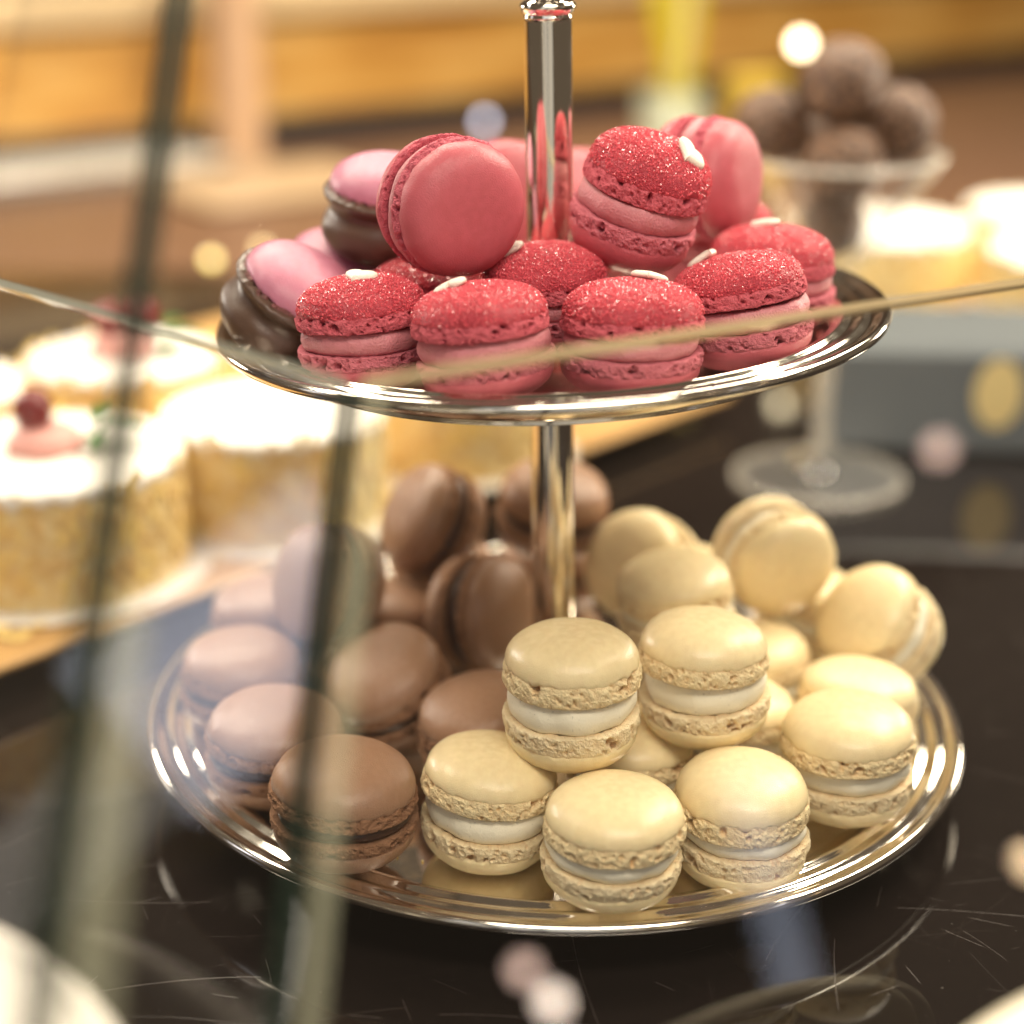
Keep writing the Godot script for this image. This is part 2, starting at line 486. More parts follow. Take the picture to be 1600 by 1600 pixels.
func cake_stand() -> void:
	var t := thing("cake_stand", "two-tier silver stand with beaded round plates and a central rod carrying all the macarons", "cake stand")
	var low := part(t, "lower_plate", lathe(plate_profile(0.138, 0.006, 0.075, 0.0135), 192), M.silver, Vector3(0, 0.020, 0))
	low.rotation = Vector3(deg_to_rad(0.4), 0, deg_to_rad(-1.3))
	var up := part(t, "upper_plate", lathe(plate_profile(0.106, 0.010, 0.0, 0.0), 192), M.silver, Vector3(-0.0022, 0.1577, 0))
	up.rotation = Vector3(0, 0, deg_to_rad(2.4))
	var lean := Basis(Vector3(0, 0, 1), deg_to_rad(1.0))
	var rod := [Vector2(0, 0.1365), Vector2(0.0068, 0.1365), Vector2(0.0070, 0.128), Vector2(0.0070, 0.008), Vector2(0.0085, 0.004), Vector2(0.011, 0.0015), Vector2(0.012, 0.0)]
	var lo := part(t, "lower_rod", lathe(PackedVector2Array(rod), 64), M.silver, Vector3(0, 0.0135, 0))
	lo.basis = lean
	var prof := [Vector2(0, 0.1112), Vector2(0.0030, 0.1112), Vector2(0.0048, 0.1087), Vector2(0.0056, 0.1072), Vector2(0.0060, 0.1050), Vector2(0.0078, 0.1040), Vector2(0.0085, 0.1026), Vector2(0.0079, 0.1012), Vector2(0.0072, 0.1004), Vector2(0.0074, 0.0995), Vector2(0.0072, 0.0985), Vector2(0.0072, 0.094), Vector2(0.0073, 0.05), Vector2(0.0073, 0.006), Vector2(0.0090, 0.003), Vector2(0.0115, 0.0010), Vector2(0.012, 0.0)]
	var hi := part(t, "upper_rod", lathe(smooth(prof, 5), 64), M.silver, Vector3(-0.0022, 0.1478, 0))
	hi.basis = lean
	# a few crumbs and sugar grains fallen on the plates
	for tier in 2:
		var mm := MultiMesh.new()
		mm.transform_format = MultiMesh.TRANSFORM_3D
		mm.mesh = box_mesh(Vector3(0.0007, 0.0005, 0.0006), 0.00015)
		mm.instance_count = 46
		var rn := RandomNumberGenerator.new()
		rn.seed = 400 + tier
		var tilt: Basis = (low if tier == 0 else up).basis
		var mid: Vector3 = (low if tier == 0 else up).position
		for k in mm.instance_count:
			var a := rn.randf() * TAU
			var rad := rn.randf_range(0.05, 0.110) if tier == 0 else rn.randf_range(0.04, 0.078)
			var spot := mid + tilt * Vector3(rad * cos(a), -0.0057 if tier == 0 else -0.0097, rad * sin(a))
			mm.set_instance_transform(k, Transform3D(Basis.from_euler(Vector3(rn.randf() * 6.0, rn.randf() * 6.0, 0)).scaled(Vector3.ONE * rn.randf_range(0.4, 1.7)), spot))
		var s := MultiMeshInstance3D.new()
		s.name = "cream_crumbs" if tier == 0 else "sugar_grains"
		s.multimesh = mm
		s.material_override = M.shaving if tier == 0 else M.sugar
		s.set_meta("kind", "stuff")
		s.set_meta("label", "tiny pale crumbs strewn on the lower silver plate" if tier == 0 else "loose red sugar grains strewn on the upper silver plate")
		s.set_meta("category", "crumbs" if tier == 0 else "sugar")
		add_child(s, true)
	# the ring handle on top of the rod is above the picture; only its neck shows
	var kn := part(t, "finial", lathe(smooth([Vector2(0, 0.020), Vector2(0.004, 0.0195), Vector2(0.0072, 0.016), Vector2(0.0080, 0.011), Vector2(0.0062, 0.006), Vector2(0.0036, 0.003), Vector2(0.0038, 0.0)], 6), 48), M.silver, Vector3(-0.0042, 0.2589, 0))
	kn.basis = lean

# ---------------------------------------------------------------- macarons
const NU := 168
const NF := 344
const RR := 0.021
const HH := 0.0165

func dome_mesh(sd: float, fill: float, foot: float, flat_n: float, lower: bool, top := 1.0) -> ArrayMesh:
	# a smooth shell from its crown to the wavy lip over the foot
	var y0 := fill + foot
	var hd := (HH - y0) * top
	var rows := []
	var n := 26
	for j in n + 3:
		var ring := PackedVector3Array()
		for i in NU:
			var a := TAU * i / NU
			var ca := cos(a)
			var sa := sin(a)
			var wob := 0.012 * noise_c.get_noise_2d(ca * 1.2 + sd, sa * 1.2)
			var wob2 := 0.008 * noise_c.get_noise_2d(ca * 3.0 + sd, sa * 3.0)
			var lip := 0.0005 * noise_c.get_noise_2d(ca * 5.0 + sd * 3.0, sa * 5.0) + 0.0003 * noise_c.get_noise_2d(ca * 17.0 + sd, sa * 17.0)
			var r: float
			var y: float
			if j <= n:
				var ph := PI / 2 * (1.0 - pow(float(j) / n, 0.9))
				r = RR * 0.965 * pow(cos(ph), 2.0 / flat_n) if j > 0 else 0.00002
				y = y0 + lip * pow(1.0 - sin(ph), 8.0) + hd * pow(sin(ph), 0.97)
				y += 0.00012 * noise_c.get_noise_3d(r * ca * 90.0 + sd, sd, r * sa * 90.0) * sin(ph)
			else:
				var q := float(j - n)
				r = RR * (0.965 - 0.012 * q)
				y = y0 + lip - 0.00035 * q
			r *= 1.0 + wob + wob2 * pow(r / RR, 6.0)
			ring.append(Vector3(r * ca, -y if lower else y, r * sa))
		rows.append(ring)
	if lower:
		rows.reverse()
	return grid_mesh(rows, NU)

func foot_mesh(sd: float, fill: float, foot: float, col: Color, dark: Color, lower: bool, rough := 1.0) -> ArrayMesh:
	# the bubbly foot under a shell: an upright crumb wall with round cavities and pores, then a ledge in to the filling
	var rows := []
	var cols := PackedColorArray()
	var n := 26
	var order := range(n + 1)
	if lower:
		order.reverse()
	for j in order:
		var ring := PackedVector3Array()
		var v := float(j) / n
		var wall := minf(v / 0.84, 1.0)
		var ledge := clampf((v - 0.84) / 0.16, 0.0, 1.0)
		for i in NF:
			var a := TAU * i / NF
			var ca := cos(a)
			var sa := sin(a)
			var q := Vector3(ca * RR, wall * foot * 1.1, sa * RR)
			var wob := 1.0 + 0.012 * noise_c.get_noise_2d(ca * 1.2 + sd, sa * 1.2)
			var base := 0.952 + 0.058 * pow(sin(PI * 0.62 * wall), 0.8) - 0.012 * wall - 0.15 * ledge
			var free := clampf(wall * 5.0, 0.0, 1.0) * (1.0 - ledge * 0.8)
			var fine := noise_a.get_noise_3d(q.x * 800.0 + sd * 7.0, q.y * 800.0, q.z * 800.0)
			var coarse := noise_a.get_noise_3d(q.x * 240.0 + sd * 5.0, q.y * 300.0, q.z * 240.0)
			var cell := noise_b.get_noise_3d(q.x * 470.0 + sd * 9.0, q.y * 470.0, q.z * 470.0) + 1.0
			var tiny := noise_b.get_noise_3d(q.x * 1100.0 + sd * 3.0, q.y * 1100.0, q.z * 1100.0) + 1.0
			var big := noise_b.get_noise_3d(q.x * 215.0 + sd * 4.0, q.y * 230.0, q.z * 215.0) + 1.0
			var near_lip := exp(-pow((wall - 0.30) / 0.34, 2.0))
			var gate := clampf(noise_c.get_noise_3d(q.x * 150.0 + sd * 2.0, 3.0, q.z * 150.0) * 3.0 + 0.55, 0.0, 1.0)
			var hole := clampf((0.40 - big) / 0.10, 0.0, 1.0) * gate * near_lip
			var pit := clampf((0.36 - cell) / 0.14, 0.0, 1.0) * clampf(noise_c.get_noise_3d(q.x * 260.0 + sd, q.y * 260.0, q.z * 260.0) * 3.0 + 0.6, 0.0, 1.0)
			var pin := clampf((0.33 - tiny) / 0.15, 0.0, 1.0)
			var d := (0.00050 * coarse + 0.00022 * fine - 0.0009 * pit - 0.00035 * pin - 0.0030 * hole) * rough * free
			var r := RR * base * wob + d
			var y := fill + foot * (1.0 - wall) + (0.00045 * coarse + 0.0002 * fine) * free + 0.0004 * coarse * ledge
			ring.append(Vector3(r * ca, -y if lower else y, r * sa))
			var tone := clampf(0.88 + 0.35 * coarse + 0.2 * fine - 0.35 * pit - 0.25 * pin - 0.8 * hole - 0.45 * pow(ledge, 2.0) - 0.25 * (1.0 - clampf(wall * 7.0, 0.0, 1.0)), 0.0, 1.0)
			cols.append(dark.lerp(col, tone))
		rows.append(ring)
	return grid_mesh(rows, NF, cols)

func filling_mesh(sd: float, fill: float, bulge: float) -> ArrayMesh:
	var rows := []
	var n := 16
	for j in n + 1:
		var ring := PackedVector3Array()
		var v := float(j) / n
		for i in NU:
			var a := TAU * i / NU
			var ca := cos(a)
			var sa := sin(a)
			var w := noise_c.get_noise_2d(ca * 1.5 + sd * 2.0, sa * 1.5) * 0.030 + noise_a.get_noise_3d(ca * 5.0 + sd, v * 2.0, sa * 5.0) * 0.006
			var r := RR * (bulge - 0.10 + 0.10 * pow(maxf(sin(PI * v), 0.0), 0.75) + w)
			if j == 0 or j == n:
				r = RR * 0.5
			var y := lerpf(fill + 0.0004, -fill - 0.0004, v) + 0.0002 * noise_c.get_noise_2d(ca * 3.0 + sd, sa * 3.0 + v)
			ring.append(Vector3(r * ca, y, r * sa))
		rows.append(ring)
	return grid_mesh(rows, NU)

func dip_mesh(sd: float, y_top: float) -> ArrayMesh:
	# the smooth chocolate coat over the lower part: waisted at the filling, closed below
	var prof := smooth([Vector2(0.95, y_top + 0.0006), Vector2(1.05, y_top - 0.0002), Vector2(1.065, y_top - 0.0016), Vector2(1.0, y_top - 0.0036), Vector2(0.945, 0.0008), Vector2(0.95, -0.0015), Vector2(1.03, -0.0045), Vector2(1.06, -0.0075), Vector2(1.02, -0.0110), Vector2(0.90, -0.0145), Vector2(0.66, -0.0163), Vector2(0.0, -0.0166)], 5)
	var rows := []
	for j in prof.size():
		var ring := PackedVector3Array()
		for i in NU:
			var a := TAU * i / NU
			var ca := cos(a)
			var sa := sin(a)
			var w := noise_c.get_noise_3d(ca * 2.0 + sd, prof[j].y * 160.0, sa * 2.0)
			var edge := clampf(1.0 - j / 12.0, 0.0, 1.0)
			var r := maxf(RR * prof[j].x * (1.0 + 0.018 * w) + edge * 0.0007 * noise_a.get_noise_3d(ca * 8.0 + sd, 0, sa * 8.0), 0.00002)
			ring.append(Vector3(r * ca, prof[j].y + edge * 0.0009 * noise_a.get_noise_3d(ca * 6.0 + sd, 5, sa * 6.0), r * sa))
		rows.append(ring)
	return grid_mesh(rows, NU)

func heart_mesh() -> ArrayMesh:
	var n := 40
	var rows := []
	for lay in [Vector2(0.02, 1.0), Vector2(0.45, 0.96), Vector2(0.78, 0.78), Vector2(0.95, 0.45), Vector2(1.0, 0.0), Vector2(0.95, -0.5), Vector2(0.7, -0.7), Vector2(0.02, -0.7)]:
		var ring := PackedVector3Array()
		for i in n:
			var a := TAU * i / n
			var x := 16.0 * pow(sin(a), 3)
			var z := -(13.0 * cos(a) - 5.0 * cos(2 * a) - 2.0 * cos(3 * a) - cos(4 * a))
			ring.append(Vector3(-x * 0.00035 * lay.x, 0.0014 * lay.y, (z + 1.5) * 0.00033 * lay.x))
		rows.append(ring)
	return grid_mesh(rows, n)

func sugar_layer(sd: int, fill: float, foot: float, flat_n: float) -> MultiMesh:
	# coarse sugar crystals pressed into the red crown
	var r := RandomNumberGenerator.new()
	r.seed = 900 + sd
	var mm := MultiMesh.new()
	mm.transform_format = MultiMesh.TRANSFORM_3D
	var bm := box_mesh(Vector3(0.00064, 0.00054, 0.00058), 0.00009)
	mm.mesh = bm
	mm.instance_count = 4800
	var y0 := fill + foot
	var hd := HH - y0
	for k in mm.instance_count:
		var rad := sqrt(r.randf()) * 1.02
		var ph := acos(pow(clampf(rad, 0, 1), flat_n / 2.0))
		if rad > 0.93:
			ph = r.randf_range(-0.02, 0.55)
			rad = pow(cos(ph), 2.0 / flat_n)
		var a := r.randf() * TAU
		var rr := RR * 0.967 * rad
		var b := Basis.from_euler(Vector3(r.randf() * TAU, r.randf() * TAU, r.randf() * TAU)).scaled(Vector3.ONE * r.randf_range(0.45, 1.15))
		mm.set_instance_transform(k, Transform3D(b, Vector3(rr * cos(a), y0 + hd * pow(maxf(sin(ph), 0.0), 0.97) + 0.00003, rr * sin(a))))
	return mm

func lin(r: float, g: float, b: float) -> Color:
	return Color(r, g, b).srgb_to_linear()

func build_variants() -> Dictionary:
	var v := {"cream": [], "brown": [], "red": [], "pink": [], "dip": []}
	for k in 8:
		var s := 3.0 + k * 5.3
		var f := [0.0031, 0.0037, 0.0027, 0.0034, 0.0030, 0.0036, 0.0039, 0.0029][k] as float
		var q := [0.0052, 0.0048, 0.0056, 0.0050, 0.0057, 0.0051, 0.0047, 0.0054][k] as float
		v.cream.append([dome_mesh(s, f, q, 2.45, false), foot_mesh(s, f, q, lin(0.965, 0.89, 0.71), lin(0.85, 0.67, 0.46), false), filling_mesh(s, f, 0.935), foot_mesh(s + 50.0, f, q, lin(0.97, 0.905, 0.75), lin(0.85, 0.68, 0.48), true), dome_mesh(s + 50.0, f, q, 2.7, true)])
	for k in 6:
		var s := 103.0 + k * 5.3
		var f := [0.0022, 0.0026, 0.0020, 0.0024, 0.0028, 0.0021][k] as float
		var q := 0.0042
		v.brown.append([dome_mesh(s, f, q, 2.3, false), foot_mesh(s, f, q, lin(0.62, 0.465, 0.355), lin(0.40, 0.27, 0.19), false), filling_mesh(s, f, 0.93), foot_mesh(s + 50.0, f, q, lin(0.62, 0.465, 0.355), lin(0.40, 0.27, 0.19), true), dome_mesh(s + 50.0, f, q, 2.6, true)])
	for k in 5:
		var s := 203.0 + k * 5.3
		var f := [0.0033, 0.0036, 0.0030, 0.0034, 0.0031][k] as float
		var q := 0.0046
		v.red.append([dome_mesh(s, f, q, 2.6, false), foot_mesh(s, f, q, lin(0.78, 0.38, 0.42), lin(0.56, 0.17, 0.22), false, 1.2), filling_mesh(s, f, 0.955), foot_mesh(s + 50.0, f, q, lin(0.80, 0.46, 0.50), lin(0.60, 0.24, 0.29), true, 1.2), dome_mesh(s + 50.0, f, q, 2.7, true), sugar_layer(k, f, q, 2.6)])
	for k in 2:
		var s := 303.0 + k * 5.3
		v.pink.append([dome_mesh(s, 0.0028, 0.0040, 3.7, false), foot_mesh(s, 0.0028, 0.0040, lin(0.78, 0.40, 0.45), lin(0.60, 0.22, 0.27), false), filling_mesh(s, 0.0028, 0.965), foot_mesh(s + 50.0, 0.0028, 0.0040, lin(0.76, 0.36, 0.41), lin(0.57, 0.19, 0.24), true), dome_mesh(s + 50.0, 0.0028, 0.0040, 2.5, true)])
	for k in 2:
		var s := 403.0 + k * 5.3
		v.dip.append([dome_mesh(s, 0.0028, 0.0042, 2.3, false), foot_mesh(s, 0.0042, 0.0030, lin(0.50, 0.30, 0.29), lin(0.24, 0.16, 0.13), false, 1.1), dip_mesh(s, 0.0056)])
	return v

func macarons() -> void:
	var v := build_variants()
	var kinds := {"cream": "cream_macaron", "brown": "chocolate_macaron", "red": "sugared_macaron", "pink": "pink_macaron", "dip": "dipped_macaron"}
	var groups := {"cream": "cream macarons on the lower plate", "brown": "chocolate macarons on the lower plate", "red": "red sugared macarons on the upper plate", "pink": "plain pink macarons on the upper plate", "dip": "chocolate dipped pink macarons on the upper plate"}
	var heart := heart_mesh()
	var count := {}
	for row in MACARONS:
		var kind: String = row[0]
		var k: int = count.get(kind, 0)
		count[kind] = k + 1
		var at := Vector3(row[1], row[2], row[3]) * 0.001
		var up := Vector3(row[4], row[5], row[6]).normalized()
		var x := (Vector3.RIGHT - up * up.x)
		x = x.normalized() if x.length() > 0.2 else Vector3.BACK
		var z := x.cross(up)
		var t := thing(kinds[kind], row[9], "macaron", at, groups[kind])
		var slim: float = {"cream": 0.945, "red": 0.94, "brown": 0.975, "pink": 0.985, "dip": 1.0}[kind]
		t.basis = Basis(x, up, z) * Basis.from_scale(Vector3(row[7] * slim / RR, row[8] / HH, row[7] * slim / RR))
		var set_: Array = v[kind][k % v[kind].size()]
		var spin := fposmod(k * 2.4 + 0.7, TAU)
		if kind == "dip":
			var top := part(t, "top_shell", set_[0], M.lilac_shell, Vector3.ZERO, spin)
			part(top, "foot", set_[1], M.choc_foot)
			part(t, "chocolate_coat", set_[2], M.choc_dip, Vector3.ZERO, spin)
			continue
		var mats: Array = {"cream": [M.cream_shell, M.cream_foot, M.cream_filling, M.cream_shell], "brown": [M.brown_shell, M.brown_foot, M.brown_filling, M.brown_shell], "red": [M.red_shell, M.pink_foot, M.pink_filling, M.pink_shell], "pink": [M.pink_shell, M.pink_foot, M.pink_filling, M.pink_shell]}[kind]
		var top := part(t, "top_shell", set_[0], mats[0], Vector3.ZERO, spin)
		part(top, "foot", set_[1], mats[1])
		top.rotation = Vector3(rng.randf_range(-0.05, 0.05), spin, rng.randf_range(-0.05, 0.05))
		top.position = Vector3(rng.randf_range(-0.0008, 0.0008), 0.0, rng.randf_range(-0.0008, 0.0008))
		part(t, "filling", set_[2], mats[2], Vector3.ZERO, spin)
		var low := part(t, "bottom_shell", set_[4], mats[3], Vector3.ZERO, spin + 1.3)
		part(low, "foot", set_[3], mats[1])
		if kind == "red":
			var s := MultiMeshInstance3D.new()
			s.name = "sugar"
			s.multimesh = set_[5]
			s.material_override = M.sugar
			s.set_meta("kind", "stuff")
			top.add_child(s, true)
			if row.size() > 10:
				var az := deg_to_rad(row[10])
				var rho: float = row[11]
				var ph := acos(pow(rho, 2.6 / 2.0))
				var h := part(t, "sugar_heart", heart, M.heart)
				var dir := Vector3(cos(az), 0, sin(az))
				var y0 := 0.0033 + 0.0046
				var p := dir * RR * 0.965 * rho + Vector3.UP * (y0 + (HH - y0) * pow(sin(ph), 0.97) + 0.0006)
				var nrm := (dir * rho * 0.75 + Vector3.UP * sin(ph)).normalized()
				var side := nrm.cross(Vector3(cos(az + 0.6 + k), 0.1, sin(az + 0.6 + k))).normalized()
				h.basis = Basis(side, nrm, side.cross(nrm))
				h.position = p

# kind, place of its middle in millimetres, direction of its crown, radius, half height, label, then the bearing and reach of a sugar heart
const MACARONS := [
	["cream", 13.3, 33.7, 115.4, 0.023, 1.0, 0.007, 0.0211, 0.0168, "cream macaron nearest the front rim of the lower plate"],
	["cream", -21.1, 32.2, 91.4, 0.07, 0.998, 0.009, 0.0212, 0.0183, "cream macaron on the lower plate touching the front chocolate macaron"],
	["cream", 52.4, 29.4, 97.2, 0.023, 1.0, 0.007, 0.0210, 0.0186, "cream macaron right of the frontmost one, crossed by a blue reflection"],
	["cream", 87.6, 34.9, 69.4, -0.03, 1.0, 0.005, 0.0216, 0.0185, "tall upright cream macaron against the right rim of the lower plate"],
	["cream", 98.3, 28.8, 28.9, 0.023, 1.0, 0.007, 0.0208, 0.0170, "cream macaron whose crown shows just behind the tall one at the right rim"],
	["cream", 2.5, 64.2, 85.2, -0.02, 1.0, 0.005, 0.0213, 0.0206, "cream macaron perched high in front of the rod on two others"],
	["cream", 43.6, 60.0, 65.0, -0.05, 0.999, 0.005, 0.0208, 0.0200, "cream macaron perched high, right of the one before the rod"],
	["cream", 40.0, 58.8, 7.9, -0.06, 0.998, 0.009, 0.0208, 0.0165, "cream macaron directly behind the two perched ones, its crown level"],
	["cream", 33.2, 50.5, -43.5, -0.605, 0.502, 0.618, 0.0214, 0.0165, "cream macaron lying tilted just right of the rod, crown to the left"],
	["cream", 50.0, 30.5, -70.0, 0.023, 1.0, 0.007, 0.0205, 0.0160, "cream macaron hidden on the plate under the tilted one right of the rod"],
	["cream", 76.8, 62.1, -25.7, 0.33, -0.186, 0.925, 0.0210, 0.0165, "cream macaron standing on edge on top, its round flat face to the viewer"],
	["cream", 112.6, 41.3, -10.7, -0.682, 0.657, 0.321, 0.0212, 0.0175, "cream macaron slumped at the far right rim with its filling outward"],
	["cream", 95.8, 30.5, -48.5, 0.206, 0.978, -0.038, 0.0208, 0.0170, "bright little cream crown between the one on edge and the slumped one"],
	["cream", 68.2, 28.8, 0.1, 0.023, 1.0, 0.007, 0.0210, 0.0170, "cream macaron low in the gap right of the high perched pair"],
	["cream", 57.4, 28.8, 40.1, 0.023, 1.0, 0.007, 0.0205, 0.0165, "cream macaron low in shade under the right one of the perched pair"],
	["cream", 22.1, 28.3, 61.8, 0.023, 1.0, 0.007, 0.0205, 0.0160, "shaded cream macaron on the plate under the gap of the perched pair"],
	["brown", -63.1, 35.9, 98.7, 0.04, 0.999, 0.009, 0.0220, 0.0170, "chocolate macaron nearest the front on the lower plate, crown smooth and matt"],
	["brown", -89.0, 32.4, 57.6, 0.023, 1.0, 0.007, 0.0222, 0.0168, "large chocolate macaron at the left rim of the lower plate, hazed by the glass"],
	["brown", -105.4, 32.7, 13.1, 0.023, 1.0, 0.007, 0.0214, 0.0165, "chocolate macaron farther along the left rim behind the large one"],
	["brown", -101.8, 33.0, -33.0, 0.023, 1.0, 0.007, 0.0212, 0.0165, "farthest chocolate macaron on the left rim, half behind the one on edge"],
	["brown", -77.9, 59.5, -8.3, -0.796, 0.304, 0.523, 0.0214, 0.0165, "chocolate macaron on edge atop the left pile, broad round crown facing left"],
	["brown", -55.7, 34.9, 21.5, -0.301, 0.896, 0.327, 0.0214, 0.0165, "chocolate macaron leaning behind the dark glass edge in the middle of its pile"],
	["brown", -24.2, 33.7, 49.6, -0.151, 0.987, 0.057, 0.0212, 0.0165, "glossy chocolate macaron tucked left of the cream one before the rod"],
	["brown", -25.2, 42.5, -21.1, 0.841, 0.172, 0.513, 0.0214, 0.0165, "chocolate macaron on edge left of the rod showing its dark filling"],
	["brown", -44.0, 64.0, -55.0, -0.776, 0.521, 0.356, 0.0212, 0.0165, "chocolate macaron tipped on its side at the back beside the last cake"],
	["brown", 0.1, 64.6, -67.0, 0.121, 0.978, 0.169, 0.0212, 0.0165, "chocolate macaron directly behind the lower rod"],
	["brown", -59.4, 31.5, -34.8, 0.023, 1.0, 0.007, 0.0208, 0.0160, "chocolate macaron deep between the two standing on edge"],
	["brown", 2.0, 31.0, -92.0, 0.023, 1.0, 0.007, 0.0208, 0.0160, "chocolate macaron low at the back, left under the one behind the rod"],
	["brown", -42.0, 31.5, -81.5, 0.023, 1.0, 0.007, 0.0208, 0.0160, "chocolate macaron under the tipped one at the back of the lower plate"],
	["red", -57.8, 162.5, 48.0, -0.04, 0.998, -0.045, 0.0205, 0.0165, "red sugared macaron at the left of the front row, beside the dipped one", 80.0, 0.10],
	["red", -22.5, 165.6, 69.0, -0.12, 0.991, -0.054, 0.0207, 0.0162, "red sugared macaron second in the front row, its heart at the left edge", 190.0, 0.40],
	["red", 18.8, 165.2, 64.2, 0.0, 0.999, -0.045, 0.0217, 0.0162, "wide red sugared macaron third in the front row, right of the rod", 310.0, 0.42],
	["red", 53.6, 167.1, 40.0, -0.139, 0.989, -0.054, 0.0212, 0.0165, "red sugared macaron at the right of the front row, leaning left", 215.0, 0.62],
	["red", 67.8, 167.0, -1.6, -0.042, 0.999, 0.0, 0.0210, 0.0165, "red sugared macaron behind the right one of the front row, at the rim", 250.0, 0.25],
	["red", -4.9, 168.0, 29.2, -0.042, 0.999, 0.0, 0.0203, 0.0160, "red sugared macaron in shadow in front of the rod, behind the front row", 175.0, 0.55],
	["red", 56.4, 166.2, -57.0, -0.042, 0.999, 0.0, 0.0207, 0.0165, "blurred red sugared macaron at the back right of the upper plate", 120.0, 0.25],
	["red", 23.2, 195.6, 20.0, 0.27, 0.952, 0.143, 0.0207, 0.0202, "red sugared macaron perched on top of the pile, tilted, white heart on its crown", 30.0, 0.58],
	["pink", -32.7, 197.0, 36.1, 0.499, -0.036, 0.866, 0.0207, 0.0165, "pink macaron on edge on top, its smooth round face turned to the viewer"],
	["pink", 47.4, 194.3, -27.9, 0.883, 0.088, 0.46, 0.0205, 0.0165, "pink macaron on edge behind the topmost red one, seen from its side"],
	["dip", -81.6, 163.7, 16.7, 0.503, 0.836, 0.222, 0.0198, 0.0155, "dipped macaron leaning on the left rim, dark coat outward"],
	["dip", -54.5, 188.1, -12.5, 0.1, 0.981, 0.164, 0.0192, 0.0160, "dipped macaron standing highest, half behind the pink one on edge"],
	["dip", -69.8, 161.6, -23.1, 0.199, 0.966, 0.167, 0.0200, 0.0155, "dipped macaron of which only a lilac crown shows between the other two"],
	["pink", -17.8, 181.1, -60.5, 0.507, 0.304, 0.806, 0.0208, 0.0165, "pink macaron behind the big round face, left of the rod"],
	["pink", 10.6, 172.9, -88.0, 0.303, 0.758, 0.578, 0.0205, 0.0160, "pink macaron behind the rod, only a sliver showing at its right"],
	["red", -41.1, 161.1, 13.4, -0.042, 0.999, 0.0, 0.0200, 0.0155, "red sugared macaron buried under the pink one on edge"],
]

